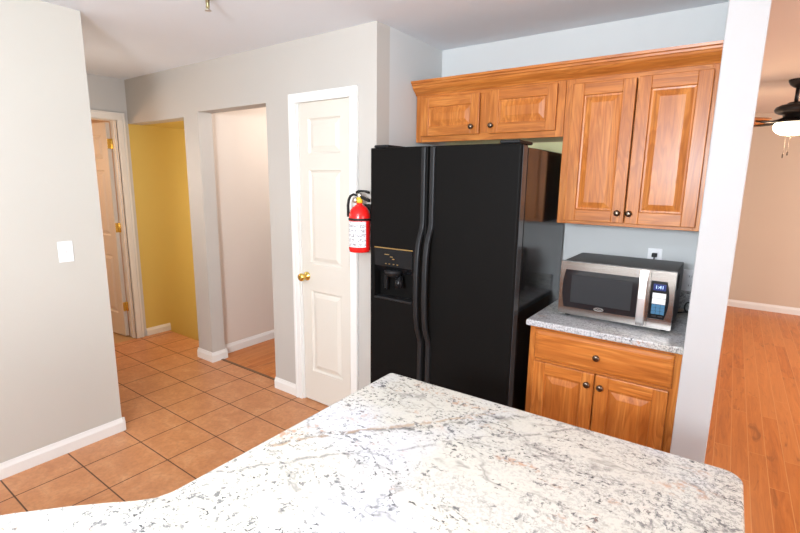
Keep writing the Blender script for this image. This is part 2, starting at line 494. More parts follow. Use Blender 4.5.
b = MB(); b.box((-1.364, -5.5, 0), (-1.244, -1.702, H)); b.box((-3.05, -1.82, 0), (-1.364, -1.702, H))
struct('wall_left', b, 'wall', label='greige wall with the light switch at the left', cat='wall')
# hall far wall with a doorway
b = MB()
b.box((-3.05, -.820, 0), (XL, -.714, H)); b.box((-3.05, -1.53, 2.075), (XL, -.820, H)); b.box((-3.05, -1.702, 0), (XL, -1.53, H))
struct('wall_hall', b, 'wall_cool', label='pale grey hall end wall around the half open door', cat='wall')
# stairwell
b = MB()
b.box((-3.05, -.714, -2.4), (XL, 2.3, H)); b.box((-1.965, -.594, -2.4), (-1.93, 2.3, H)); b.box((XL, 2.2, -2.4), (-1.965, 2.3, H))
struct('wall_stairwell', b, 'yellow', label='mustard yellow stairwell wall', cat='wall')
b = MB()
for i in range(9): b.box((XL, -.49+.25*i, -2.4), (-1.965, -.24+.25*i, -.19*(i+1)))
b.box((XL, -.62, -2.4), (-1.965, -.49, -.061))
struct('stairs', b, 'hardwood', label='wooden steps going down in the yellow stairwell', cat='stairs')
# side room
b = MB()
b.box((-1.93, -.594, 0), (-1.884, 2.3, H)); b.box((-1.884, 2.2, 0), (-.8, 2.3, H)); b.box((-.90, -.594, 0), (-.8, 2.2, H))
struct('wall_side_room', b, 'wall_side', label='beige wall seen through the middle opening', cat='wall')
# far room behind the half open door
b = MB()
b.box((-5.2, -.30, 0), (-3.05, -.2, H)); b.box((-5.2, -3.0, 0), (-5.1, -.3, H)); b.box((-5.1, -3.0, 0), (-3.05, -2.9, H)); b.box((-3.05, -3.0, 0), (-2.95, -1.82, H))
struct('wall_far_room', b, 'dining_wall')
# dining room, and the part of the house behind the camera
struct('wall_dining', MB().box((1.752, 4.5, 0), (6.0, 4.6, H)), 'dining_wall', label='tan dining room wall', cat='wall')
b = MB(); b.box((6.0, -5.5, 0), (6.1, 4.6, H))
struct('wall_right', b, 'dining_wall')
struct('wall_rear', MB().box((-1.364, -5.6, 0), (6.0, -5.5, H)), 'wall')

def base_prof(d=.014, h=.085):
    return [(0, 0), (-d, 0), (-d, h*.68), (-d*.55, h*.86), (-d*.35, h), (0, h)]
def baseboard(name, p, q, side, h=.085, d=.014):
    # p->q along the wall foot, side = +1 puts the board to the left of p->q
    p = Vector((*p, 0)); q = Vector((*q, 0)); dr = (q-p).normalized(); nr = Vector((-dr.y, dr.x, 0))*side
    pr = base_prof(d, h); n = len(pr)
    vs = [p-nr*a+Vector((0, 0, z)) for a, z in pr]+[q-nr*a+Vector((0, 0, z)) for a, z in pr]
    fs = [(i, (i+1) % n, n+(i+1) % n, n+i) for i in range(n)]+[tuple(range(n))[::-1], tuple(range(n, 2*n))]
    return struct(name, MB().add(vs, fs), 'trim')
baseboard('baseboard_left', (-1.244, -5.5), (-1.244, -1.688), -1)
baseboard('baseboard_left_end', (-1.23, -1.702), (-1.38, -1.702), -1)
b = MB()
def bb(b, p, q, side, h=.085, d=.014, z0=0):
    p = Vector((*p, z0)); q = Vector((*q, z0)); dr = (q-p).normalized(); nr = Vector((-dr.y, dr.x, 0))*side
    pr = base_prof(d, h); n = len(pr)
    vs = [p-nr*a+Vector((0, 0, z)) for a, z in pr]+[q-nr*a+Vector((0, 0, z)) for a, z in pr]
    fs = [(i, (i+1) % n, n+(i+1) % n, n+i) for i in range(n)]+[tuple(range(n))[::-1], tuple(range(n, 2*n))]
    b.add(vs, fs)
bb(b, (P0-.012, -D), (P1, -D), -1); bb(b, (P1, -D-.014), (P1, -.575), -1)
struct('baseboard_pier', b, 'trim')
b = MB(); bb(b, (P2-.002, -D), (-.722, -D), -1)
struct('baseboard_pantry', b, 'trim')
b = MB(); bb(b, (-1.884, -.60), (-1.884, 2.2), -1)
struct('baseboard_side_room', b, 'trim')
b = MB(); bb(b, (XL, -.714), (XL, -.47), -1, .075)
struct('baseboard_stairwell', b, 'trim')
b = MB(); bb(b, (1.752, 4.5), (6.0, 4.5), -1, .09)
struct('baseboard_dining', b, 'trim')
struct('trim_1', MB().box((P1+.002, -.645, 0), (P2-.002, -.622, .006), .002), 'grout')

# casings
def casing_x(b, x0, x1, z1, w, y, d=.018):
    def leg(xa, xb): b.box((xa, y-d, 0), (xb, y, z1-w), .003)
    leg(x0, x0+w); leg(x1-w, x1); b.box((x0, y-d, z1-w), (x1, y, z1), .003)
    b.box((x0, y-d-.005, 0), (x0+.02, y-d+.001, z1), .003); b.box((x1-.02, y-d-.005, 0), (x1, y-d+.001, z1), .003)
    b.box((x0+.0198, y-d-.0048, z1-.0202), (x1-.0198, y-d+.001, z1-.0002), .003)
b = MB(); casing_x(b, -.722, -.137, 2.112, .058, -D)
b.box((-.668, -D+.0005, 0), (-.657, -.594, 2.066)); b.box((-.193, -D+.0005, 0), (-.182, -.594, 2.066)); b.box((-.668, -D+.0005, 2.057), (-.182, -.594, 2.0665))
struct('trim_2', b, 'trim', label='white casing around the narrow panelled door', cat='door casing')
b = MB()
y0, y1, z1, ww = -1.60, -.748, 2.142, .066
for (a, c) in ((y0, y0+ww), (y1-ww, y1)):
    b.box((XL, a, 0), (XL+.018, c, z1-ww), .003)
b.box((XL, y0, z1-ww), (XL+.018, y1, z1), .003)
b.box((XL, y1-.02, 0), (XL+.023, y1, z1), .003); b.box((XL, y0, z1-.0202), (XL+.0228, y1-.0198, z1-.0002), .003)
b.box((-3.05, -.8205, 0), (XL, -.815, 2.078)); b.box((-3.05, -1.535, 0), (XL, -1.525, 2.078)); b.box((-3.05, -1.535, 2.072), (XL, -.815, 2.080))
b.box((-3.005, -.827, 0), (-2.965, -.8145, 2.078))
struct('trim_3', b, 'trim', label='white casing around the hall doorway', cat='door casing')

# ------------------------------------------------------------------ panelled doors
PAN = [(0, 0), (.004, .006), (.010, .011), (.019, .0115), (.024, .009), (.046, .0015)]
def panel_leaf(b, x0, x1, z0, z1, y, th, panels, both=False):
    """slab facing -Y with sunk and raised panels; panels = [(xa, xb, za, zb)...]"""
    xs = sorted({x0, x1}|{p[0] for p in panels}|{p[1] for p in panels})
    zs = sorted({z0, z1}|{p[2] for p in panels}|{p[3] for p in panels})
    t = bmesh.new(); V = {}
    def v(x, z):
        if (x, z) not in V: V[x, z] = t.verts.new((x, y, z))
        return V[x, z]
    for i in range(len(xs)-1):
        for j in range(len(zs)-1):
            cx, cz = (xs[i]+xs[i+1])/2, (zs[j]+zs[j+1])/2
            if any(p[0] < cx < p[1] and p[2] < cz < p[3] for p in panels): continue
            t.faces.new((v(xs[i], zs[j]), v(xs[i+1], zs[j]), v(xs[i+1], zs[j+1]), v(xs[i], zs[j+1])))
    b.merge(t)
    for p in panels: b.loft(p[0], p[1], p[2], p[3], [(i, y+d) for i, d in PAN])
    a = [(x0, y, z0), (x1, y, z0), (x1, y, z1), (x0, y, z1)]; c = [(p[0], y+th, p[2]) for p in a]
    b.add(a+c, [(0, 1, 5, 4), (1, 2, 6, 5), (2, 3, 7, 6), (3, 0, 4, 7), (7, 6, 5, 4)])
def hinge_x(parent, x, z, y, h=.085):
    b = MB(); b.box((x-.014, y-.002, z-h/2), (x+.006, y+.002, z+h/2), .001)
    b.lathe([(.005, -h/2-.004), (.006, -h/2), (.006, h/2), (.005, h/2+.004)], (x+.004, y-.004, z), n=10)
    o = link('hinge', b, 'chrome', parent); o['label'] = 'silver hinge'
    return o
dr = thing('door_2', (-.424, -.70, 0.0), 'narrow closed white panelled door with brass knob and three raised panels', 'door', kind='structure')
b = MB()
panel_leaf(b, -.655, -.195, .008, 2.055, -.705, .035,
           [(-.574, -.290, 1.735, 1.955), (-.574, -.290, 1.008, 1.630), (-.574, -.290, .235, .820)])
link('leaf', b, 'door_white', dr, fix=True)
b = MB()
b.lathe([(.031, -.705), (.031, -.710), (.022, -.716), (.011, -.720), (.011, -.735), (.018, -.740), (.026, -.750), (.028, -.760), (.024, -.770), (.012, -.775)], (-.610, 0, .915), 'y', 20)
k = link('knob', b, 'brass', dr); k['label'] = 'round brass knob'
for z in (1.865, 1.068, .235): hinge_x(dr, -.204, z, -.707)

# hall door leaf: built hinge at origin, facing -Y, extending to -X
hd = thing('door_1', (-3.052, -.822, 0.0), 'half open panelled door at the end of the hall with brass hinges', 'door', kind='structure')
ox, oy = -3.052, -.822
b = MB()
W_ = .70
pl, pr_ = [(-.58, -.40), (-.29, -.11)], []
for (a, c) in ((-.60, -.395), (-.305, -.10)):
    for (z0, z1) in ((1.735, 1.955), (1.008, 1.63), (.235, .82)): pr_.append((ox+a, ox+c, z0, z1))
panel_leaf(b, ox-W_, ox-.002, .012, 2.06, oy-.040, .035, pr_)
link('leaf', b, 'door_white', hd)
for z in (1.87, 1.09, .31):
    b = MB(); b.box((ox-.003, oy-.038, z-.045), (ox+.0015, oy+.004, z+.045), .001); b.lathe([(.006, -.048), (.007, -.045), (.007, .045), (.006, .048)], (ox+.004, oy-.002, z), n=10)
    b.box((ox+.004, oy+.0, z-.045), (ox+.036, oy+.004, z+.045), .001)
    o = link('hinge', b, 'brass', hd); o['label'] = 'brass hinge'
hd.rotation_euler = (0, 0, R(4))

# ------------------------------------------------------------------ cabinet builders
def knob(parent, x, y, z, n=18):
    b = MB()
    b.lathe([(.0085, 0), (.0085, -.003), (.005, -.006), (.005, -.012), (.013, -.016), (.0155, -.021), (.0135, -.026), (.007, -.0285), (.001, -.029)], (x, y, z), 'y', n)
    o = link('knob', b, 'pewter', parent); o['label'] = 'dark metal round knob'
    return o
def oak_door(thing_, x0, x1, z0, z1, y, kx, kz, sw=.058, th=.019, pm='oak_panel'):
    b = MB()
    b.mi = 0
    b.box((x0, y, z0), (x0+sw, y+th, z1), .003); b.box((x1-sw, y, z0), (x1, y+th, z1), .003)
    b.mi = 1
    b.box((x0+sw-.001, y+.0003, z0), (x1-sw+.001, y+th, z0+sw), .003); b.box((x0+sw-.001, y+.0003, z1-sw), (x1-sw+.001, y+th, z1), .003)
    d = link('door', b, ['oak_z', 'oak_x'], thing_)
    b = MB()
    i = sw-.004
    b.loft(x0+i, x1-i, z0+i, z1-i, [(0, y+.002), (.006, y+.009), (.014, y+.010), (.040, y+.003), (.043, y+.0022)])
    link('raised_panel', b, pm, d)
    knob(d, kx, y, kz)
    return d

# wall cabinet over the refrigerator
YU = -.31
cab = thing('wall_cabinet', (.474, -.155, 1.813), 'short wide oak wall cabinet above the black refrigerator', 'cabinet')
b = MB(); b.box((.006, YU+.019, 1.813), (.943, -.001, 2.11), .001)
link('carcass', b, 'oak_x', cab)
b = MB(); y = YU
b.mi = 0
b.box((.006, y, 1.813), (.050, y+.0195, 2.11), .0015); b.box((.900, y, 1.813), (.943, y+.0195, 2.11), .0015); b.box((.455, y, 1.855), (.519, y+.0195, 2.075), .0015)
b.mi = 1
b.box((.050, y+.0003, 1.813), (.900, y+.0195, 1.855), .0015); b.box((.050, y+.0003, 2.07), (.900, y+.0195, 2.11), .0015)
link('face_frame', b, ['oak_z', 'oak_x'], cab)
oak_door(cab, .052, .455, 1.848, 2.078, -.3295, .412, 1.890, .056)
oak_door(cab, .519, .904, 1.846, 2.085, -.3295, .538, 1.890, .056)
# tall wall cabinet
cab = thing('wall_cabinet', (1.286, -.155, 1.355), 'tall two door oak wall cabinet above the microwave', 'cabinet')
b = MB(); b.box((.945, YU+.019, 1.355), (1.628, -.001, 2.11), .001)
link('carcass', b, 'oak_z', cab)
b = MB()
b.mi = 0
b.box((.945, y, 1.355), (.990, y+.0195, 2.11), .0015); b.box((1.582, y, 1.355), (1.628, y+.0195, 2.11), .0015)
b.mi = 1
b.box((.990, y+.0003, 1.355), (1.582, y+.0195, 1.385), .0015); b.box((.990, y+.0003, 2.06), (1.582, y+.0195, 2.11), .0015)
link('face_frame', b, ['oak_z', 'oak_x'], cab)
oak_door(cab, .982, 1.282, 1.374, 2.072, -.3295, 1.252, 1.424, .060)
oak_door(cab, 1.288, 1.592, 1.372, 2.076, -.3295, 1.306, 1.424, .060)
# crown
b = MB()
prof = [(YU+.001, 2.098), (YU-.006, 2.098), (YU-.010, 2.106), (YU-.016, 2.112), (YU-.024, 2.118), (YU-.036, 2.128), (YU-.046, 2.140), (YU-.050, 2.150), (YU-.056, 2.153), (YU-.058, 2.162), (YU-.066, 2.166), (YU-.068, 2.178), (YU+.001, 2.178)]
b.sweep_x(prof, .004, 1.628)
b.box((.004, YU+.001, 2.111), (1.628, -.002, 2.13))
mesh_thing('crown_molding', b, 'oak_x', (.82, -.2, 2.098), 'long oak crown molding running along the tops of the wall cabinets', 'crown molding')

# base cabinet
YB = -.70
cab = thing('base_cabinet', (1.30, -.35, 0), 'oak base cabinet with one drawer and two doors under the microwave counter', 'cabinet')
b = MB(); b.box((.973, YB+.019, .10), (1.628, -.002, .878), .001)
link('carcass', b, 'oak_z', cab)
link('toe_kick', MB().box((.975, -.63, 0), (1.628, -.02, .10)), 'oak_x', cab)
b = MB(); y = YB
b.mi = 0
b.box((.973, y, .10), (1.012, y+.0195, .878), .0015); b.box((1.585, y, .10), (1.628, y+.0195, .878), .0015); b.box((1.270, y+.0003, .14), (1.330, y+.0195, .70), .0015)
b.mi = 1
b.box((1.012, y+.0003, .10), (1.585, y+.0195, .14), .0015); b.box((1.012, y+.0003, .690), (1.585, y+.0195, .725), .0015); b.box((1.012, y+.0003, .855), (1.585, y+.0195, .878), .0015)
link('face_frame', b, ['oak_z', 'oak_x'], cab)
b = MB(); b.loft(1.004, 1.602, .715, .863, [(0, -.7005), (0, -.712), (.005, -.717), (.014, -.7185), (.02, -.7195)])
dw = link('drawer', b, 'oak_x', cab)
knob(dw, 1.297, -.7195, .786)
oak_door(cab, 1.006, 1.294, .125, .700, -.7195, 1.266, .648, .058, pm='oak_z')
oak_door(cab, 1.300, 1.594, .125, .700, -.7195, 1.325, .648, .058, pm='oak_z')

# countertop on it
b = MB(); b.prism([(.962, -.735), (1.629, -.735), (1.629, -.001), (.962, -.001)], .879, .910, .006)
mesh_thing('countertop', b, 'granite_dark', (1.30, -.36, .879), 'grey and white granite countertop under the microwave', 'countertop')
b = MB(); b.box((.962, -.022, .9105), (1.629, -.001, 1.005), .002)
mesh_thing('backsplash', b, 'granite_dark', (1.30, -.012, .9105), 'low granite backsplash strip behind the microwave', 'backsplash')

# ------------------------------------------------------------------ peninsula
def arc(cx, cy, r, a0, a1, n=6):
    return [(cx+r*math.cos(R(a0+(a1-a0)*i/n)), cy+r*math.sin(R(a0+(a1-a0)*i/n))) for i in range(n+1)]
out = []
out += arc(.838, -1.682, .018, 180, 90, 3)
out += arc(1.779, -1.680, .040, 90, 0, 6)
out += [(1.822, -2.45), (1.60, -2.55), (1.25, -3.05), (.80, -3.55), (.22, -3.10), (.60, -2.712)]
out += [(.640, -2.665), (.700, -2.597), (.750, -2.547), (.790, -2.510), (.814, -2.480), (.823, -2.450), (.823, -2.30)]
b = MB(); b.prism(out, .885, .915, .009, 4)
mesh_thing('peninsula_countertop', b, 'granite', (1.2, -2.3, .885), 'big white speckled granite peninsula countertop filling the foreground', 'countertop')
pb = thing('peninsula_cabinet', (1.2, -2.3, 0), 'oak panelled cabinet carrying the foreground granite peninsula', 'cabinet')
inn = [(.87, -1.72), (1.76, -1.72), (1.76, -2.40), (1.56, -2.50), (1.21, -3.0), (.80, -3.46), (.30, -3.09), (.87, -2.47)]
link('carcass', MB().prism(inn, .10, .885), 'oak_z', pb)
cx_, cy_ = 1.1, -2.4
link('toe_kick', MB().prism([(cx_+(x-cx_)*.93, cy_+(y_-cy_)*.93) for x, y_ in inn], 0, .10), 'oak_x', pb)

# ------------------------------------------------------------------ refrigerator
fr = thing('refrigerator', (.46, -.40, 0), 'tall black side by side refrigerator with water dispenser', 'refrigerator')
YF = -.79
b = MB(); b.box((.018, -.705, .03), (.907, -.03, 1.735), .006)
link('body', b, 'fridge_side', fr)
link('kick_grille', MB().box((.03, -.72, .0), (.895, -.66, .085), .004), 'black', fr)
for x in (.03, .79):
    b = MB(); b.box((x, -.775, 1.7505), (x+.10, -.60, 1.766), .006)
    link('hinge_cover', b, 'grey_plastic', fr)
# doors
def door_slab(b, x0, x1, z0, z1, yf, yb, hole=None, r=.012):
    if hole is None:
        b.box((x0, yf, z0), (x1, yb, z1), r, 3); return
    hx0, hx1, hz0, hz1 = hole
    prof = [(0, yb), (0, yf+r), (r*.3, yf+r*.3), (r, yf)]
    vs = []; fs = []
    for i, y in prof: vs += [(x0+i, y, z0+i), (x1-i, y, z0+i), (x1-i, y, z1-i), (x0+i, y, z1-i)]
    for j in range(3):
        for k in range(4): fs.append((j*4+k, j*4+(k+1) % 4, (j+1)*4+(k+1) % 4, (j+1)*4+k))
    h = len(vs); vs += [(hx0, yf, hz0), (hx1, yf, hz0), (hx1, yf, hz1), (hx0, yf, hz1)]
    hb = len(vs); vs += [(hx0, yf+.06, hz0), (hx1, yf+.06, hz0), (hx1, yf+.06, hz1), (hx0, yf+.06, hz1)]
    for k in range(4):
        fs.append((12+k, 12+(k+1) % 4, h+(k+1) % 4, h+k)); fs.append((h+k, h+(k+1) % 4, hb+(k+1) % 4, hb+k))
    fs.append((hb, hb+1, hb+2, hb+3)); fs.append((3, 2, 1, 0))
    b.add(vs, fs)
b = MB(); door_slab(b, .0146, .402, .09, 1.750, YF, -.712, (.050, .318, .885, 1.188))
fz = link('freezer_door', b, 'fridge', fr)
b = MB(); door_slab(b, .411, .909, .09, 1.750, YF, -.712)
fd = link('fresh_food_door', b, 'fridge', fr)
def handle(parent, x0, x1):
    path = [(1.742, .004), (1.345, .004), (1.318, .010), (1.285, .026), (1.24, .042), (1.17, .053), (1.07, .058), (.95, .058), (.84, .052), (.77, .040), (.725, .022), (.695, .008), (.67, .004), (.10, .004)]
    vs = []; fs = []
    for z, d in path:
        yo = YF-.008-d
        th = .014 if d > .005 else .012
        vs += [(x0, yo+th, z), (x0+.002, yo+.002, z), (x0+.007, yo, z), (x1-.007, yo, z), (x1-.002, yo+.002, z), (x1, yo+th, z)]
    n = 6
    for j in range(len(path)-1):
        for k in range(n): fs.append((j*n+k, j*n+(k+1) % n, (j+1)*n+(k+1) % n, (j+1)*n+k))
    fs.append(tuple(range(n))); fs.append(tuple((len(path)-1)*n+k for k in range(n)))
    link('handle', MB().add(vs, fs), 'grey_plastic', parent)
link('edge_highlight', MB().box((.9085, YF+.014, .10), (.9115, -.722, 1.74), .001), 'edge_grey', fd)  # lighter grey strip standing in for the highlight along the door edge
handle(fz, .366, .394); handle(fd, .419, .449)
# dispenser
b = MB()
b.box((.050, YF-.003, 1.187), (.318, YF+.0, 1.193), .001)
o = link('dispenser_trim', b, 'gold', fz); o['label'] = 'thin gold trim line'
b = MB()
b.add([(.052, YF-.002, 1.186), (.316, YF-.002, 1.186), (.316, YF-.001, 1.085), (.052, YF-.001, 1.085), (.052, YF+.03, 1.180), (.316, YF+.03, 1.180), (.316, YF+.03, 1.045), (.052, YF+.03, 1.045)],
      [(0, 1, 2, 3), (3, 2, 6, 7), (0, 3, 7, 4), (1, 2, 6, 5), (4, 5, 6, 7), (0, 1, 5, 4)])
link('control_panel', b, 'gloss_black', fz)
for (x, z, w_) in ((.125, 1.152, .040), (.165, 1.140, .022), (.180, 1.128, .018), (.130, 1.098, .012), (.155, 1.098, .012), (.185, 1.098, .012), (.212, 1.098, .012)):
    o = link('control_mark', MB().box((x, YF-.004, z), (x+w_*.8, YF-.001, z+.004)), 'gold', fz); o['label'] = 'small gold mark on the dispenser panel'
b = MB(); b.lathe([(.055, 0), (.052, -.012), (.040, -.030), (.018, -.040)], (.175, YF+.018, 1.062), 'z', 20)
link('spout', b, 'grey_plastic', fz)
b = MB(); b.tube([(.21, YF+.03, 1.03), (.215, YF+.018, 1.0), (.222, YF+.012, .965)], [.022, .026, .030], 12); link('paddle', b, 'gloss_black', fz)
link('paddle', MB().box((.10, YF+.02, .94), (.13, YF+.04, 1.03), .006), 'gloss_black', fz)
b = MB(); b.box((.052, YF-.006, .886), (.316, YF+.055, .900), .004)
link('drip_tray', b, 'grey_plastic', fz)

# ------------------------------------------------------------------ microwave
mw = thing('microwave', (1.31, -.38, .9105), 'stainless countertop microwave with black window and blue display', 'microwave')
X0, X1, Z0, Z1, YM = 1.064, 1.562, .927, 1.192, -.575
b = MB(); b.box((X0+.003, -.545, Z0), (X1-.003, -.205, Z1-.002), .004)
link('body', b, 'mw_case', mw)
for x in (1.10, 1.53):
    for y in (-.52, -.24):
        link('foot', MB().lathe([(.014, 0), (.016, .006), (.016, .018)], (x, y, .9105), n=14), 'black', mw)
b = MB()
for k in range(7): b.box((X1-.0035, -.46+.012*k, 1.09), (X1-.0015, -.455+.012*k, 1.16))
link('side_vent', b, 'dark', mw)
# door: steel frame with a window opening
def arch_outline(x0, x1, z0, z1, bulge):
    # rectangle whose left and right edges bow outwards
    p = []
    for i in range(9):
        t = i/8; p.append((x0+ (1-4*(t-.5)**2)*-bulge[0], z0+(z1-z0)*t))
    for i in range(9):
        t = 1-i/8; p.append((x1+(1-4*(t-.5)**2)*bulge[1], z0+(z1-z0)*t))
    return p
def ring_plate(b, outer, inner, y, yb):
    n = len(outer)
    vs = [(x, y, z) for x, z in outer]+[(x, y, z) for x, z in inner]+[(x, yb, z) for x, z in outer]+[(x, yb, z) for x, z in inner]
    fs = []
    for i in range(n):
        j = (i+1) % n
        fs += [(i, j, n+j, n+i), (i, j, 2*n+j, 2*n+i), (n+i, n+j, 3*n+j, 3*n+i), (2*n+i, 2*n+j, 3*n+j, 3*n+i)]
    b.add(vs, fs)
b = MB()
XD = 1.463
outer = arch_outline(X0, XD, Z0, Z1, (0, 0)); inner = arch_outline(X0+.026, 1.420, Z0+.036, Z1-.040, (.012, 0))
ring_plate(b, outer, inner, YM, -.545)
md = link('door', b, 'steel', mw)
b = MB()
o2 = arch_outline(X0+.025, 1.421, Z0+.035, Z1-.039, (.012, 0))
n = len(o2)
b.add([(x, YM+.003, z) for x, z in o2]+[(x, -.546, z) for x, z in o2], [tuple(range(n))]+[(i, (i+1) % n, n+(i+1) % n, n+i) for i in range(n)])
link('window', b, 'glass', md)
b = MB(); b.box((X0+.055, YM+.0015, Z0+.062), (1.392, YM+.0028, Z1-.066), .001)
o = link('window_mesh', b, 'mesh_grey', md)
b = MB()
path = [(Z1-.004, .004), (Z1-.02, .010), (Z1-.05, .014), (1.06, .016), (Z0+.05, .014), (Z0+.02, .010), (Z0+.004, .004)]
vs = []; fs = []
for z, d in path:
    for (x, dd) in ((1.418, 0), (1.419, d*.9), (1.422, d), (1.450, d), (1.454, d*.9), (1.455, 0)): vs.append((x, YM-.0005-dd, z))
for j in range(len(path)-1):
    for k in range(6): fs.append((j*6+k, j*6+(k+1) % 6, (j+1)*6+(k+1) % 6, (j+1)*6+k))
fs += [tuple(range(6)), tuple(len(vs)-6+k for k in range(6))]
link('handle', b.add(vs, fs), 'bright_steel', md)
# oval badge
b = MB(); ring = []
n = 24
ou = [(1.255+.022*math.cos(2*PI*i/n), .972+.0085*math.sin(2*PI*i/n)) for i in range(n)]
iu = [(1.255+.0195*math.cos(2*PI*i/n), .972+.0068*math.sin(2*PI*i/n)) for i in range(n)]
ring_plate(b, ou, iu, YM-.001, YM+.003)
bd = link('badge', b, 'chrome', md); bd['label'] = 'small silver oval badge'
text_mesh('badge_lettering', 'Oster', .013, (1.255, YM+.0012, .972), 'chrome', md)
# control side
b = MB()
outer = arch_outline(XD+.0015, X1, Z0, Z1, (0, 0)); inner = arch_outline(XD+.003, 1.530, Z0+.044, Z1-.046, (0, .014))
ring_plate(b, outer, inner, YM, -.545)
cf = link('control_frame', b, 'steel', mw)
b = MB(); o2 = arch_outline(XD+.002, 1.5305, Z0+.043, Z1-.045, (0, .014)); n = len(o2)
b.add([(x, YM+.003, z) for x, z in o2]+[(x, -.546, z) for x, z in o2], [tuple(range(n))]+[(i, (i+1) % n, n+(i+1) % n, n+i) for i in range(n)])
cp = link('control_panel', b, 'gloss_black', mw)
o = link('display', MB().box((1.477, YM+.001, 1.103), (1.527, YM+.0032, 1.132), .001), 'display', cp); o['label'] = 'blue lit display'
text_mesh('display_digits', '1:41', .021, (1.502, YM+.0006, 1.1175), 'digits', cp, depth=.0003)
for (z0, z1) in ((1.068, 1.091), (1.041, 1.0665)):
    o = link('program_pad', MB().box((1.477, YM+.001, z0), (1.530, YM+.0032, z1), .0005), 'white_print', cp); o['label'] = 'white button pad'
for i in range(3):
    for j in range(3):
        o = link('button', MB().box((1.4775+.0178*i, YM+.001, .9935+.0155*j), (1.4940+.0178*i, YM+.0032, 1.0080+.0155*j), .0006), 'blue_print', cp); o['label'] = 'blue button'
for i in range(2):
    o = link('button', MB().box((1.481+.025*i, YM+.0012, .981), (1.500+.025*i, YM+.0032, .9875), .0006), 'grey_plastic', cp); o['label'] = 'grey button'

# ------------------------------------------------------------------ outlets, switch, cords
def outlet(x, z, label):
    t = thing('wall_outlet', (x, 0, z), label, 'outlet', 'outlets on the wall above the microwave counter')
    link('cover_plate', MB().box((x-.036, -.006, z-.058), (x+.036, -.0005, z+.058), .003), 'plate', t)
    for dz in (-.028, .022):
        s = link('socket', MB().box((x-.017, -.0085, z+dz-.013), (x+.017, -.005, z+dz+.014), .004), 'plate', t)
        b = MB()
        for dx in (-.007, .005): b.box((x+dx, -.0091, z+dz-.004), (x+dx+.002, -.0084, z+dz+.006))
        link('slot', b, 'dark', s)
    return t
outlet(1.404, 1.165, 'white wall outlet with a black plug in it just above the microwave top')
outlet(1.585, 1.065, 'white wall outlet right of the microwave close to the white partition end')
b = MB(); b.box((1.391, -.034, 1.176), (1.417, -.0085, 1.198), .004)
b.tube([(1.404, -.022, 1.178), (1.404, -.026, 1.165), (1.403, -.03, 1.13), (1.402, -.05, 1.08), (1.40, -.08, 1.02), (1.40, -.10, .95), (1.405, -.11, .917)], .0035, 8)
mesh_thing('plug', b, 'black', (1.404, -.02, 1.17), 'black plug in the outlet above the microwave', 'plug')
pts = []
for i in range(15):
    a = R(-90+ 330*i/14)
    pts.append((1.596+.016*math.cos(a), -.10-.010*i/14, .941+.026*math.sin(a)))
pts = [(1.52, -.19, .917), (1.575, -.13, .9155)]+pts
b = MB(); b.tube(pts, .0042, 8)
mesh_thing('power_cord', b, 'black', (1.59, -.10, .9105), 'black cord loop standing on the counter right of the microwave', 'cord')
t = thing('light_switch', (-1.244, -1.898, 1.16), 'white light switch plate on the left wall', 'light switch')
link('cover_plate', MB().box((-1.2435, -1.934, 1.102), (-1.2375, -1.862, 1.218), .003), 'plate', t)
b = MB(); b.add([(-1.2385, -1.904, 1.148), (-1.2385, -1.892, 1.148), (-1.2385, -1.892, 1.172), (-1.2385, -1.904, 1.172), (-1.2270, -1.902, 1.166), (-1.2270, -1.894, 1.166), (-1.2270, -1.894, 1.173), (-1.2270, -1.902, 1.173)],
                [(0, 1, 2, 3), (4, 5, 6, 7), (0, 1, 5, 4), (1, 2, 6, 5), (2, 3, 7, 6), (3, 0, 4, 7)])
link('toggle', b, 'plate', t)
for z in (1.130, 1.190):
    link('screw', MB().lathe([(.003, -1.2380), (.0028, -1.2366)], (0, -1.898, z), 'x', 10), 'chrome', t)

# ------------------------------------------------------------------ fire extinguisher
cx, cy, zb = -.060, -.795, 1.150
br = thing('extinguisher_bracket', (cx, -.714, 1.15), 'black wall bracket plate behind the red fire extinguisher', 'bracket')
link('back_plate', MB().box((cx-.022, -.727, 1.17), (cx+.022, -.7145, 1.43), .002), 'black', br)
strap_ = (MB().lathe([(.0642, 1.338), (.0660, 1.339), (.0660, 1.351), (.0642, 1.352)], (cx, cy, 0), n=32))
fe = thing('fire_extinguisher', (cx, cy, zb), 'red fire extinguisher with white label hanging beside the black refrigerator', 'fire extinguisher')
link('cylinder', MB().lathe([(.050, 0), (.060, .002), (.0625, .010), (.0638, .02), (.0638, .205), (.0612, .225), (.054, .246), (.042, .264), (.026, .275), (.018, .281), (.0165, .290)], (cx, cy, zb), n=36), 'red', fe)
link('strap', strap_, 'black', fe)
b = MB(); vs = []; fs = []
for i in range(25):
    a = R(175+ 170*i/24)
    for z in (1.183, 1.334): vs.append((cx+.0643*math.cos(a), cy+.0643*math.sin(a), z))
for i in range(24): fs.append((2*i, 2*i+2, 2*i+3, 2*i+1))
o = link('paper_label', b.add(vs, fs, True), 'label', fe); o['label'] = 'white printed label'
o = link('neck_ring', MB().lathe([(.016, 1.438), (.020, 1.440), (.020, 1.470), (.015, 1.472)], (cx, cy, 0), n=18), 'yellow_plastic', fe); o['label'] = 'yellow collar'
v = link('valve', MB().lathe([(.013, 1.470), (.015, 1.474), (.015, 1.492), (.010, 1.497)], (cx, cy, 0), n=16), 'chrome', fe)
g = link('gauge', MB().lathe([(.015, -.030), (.017, -.026), (.017, -.012), (.013, -.008)], (cx-.018, cy, 1.455), 'y', 18), 'chrome', v)
b = MB()
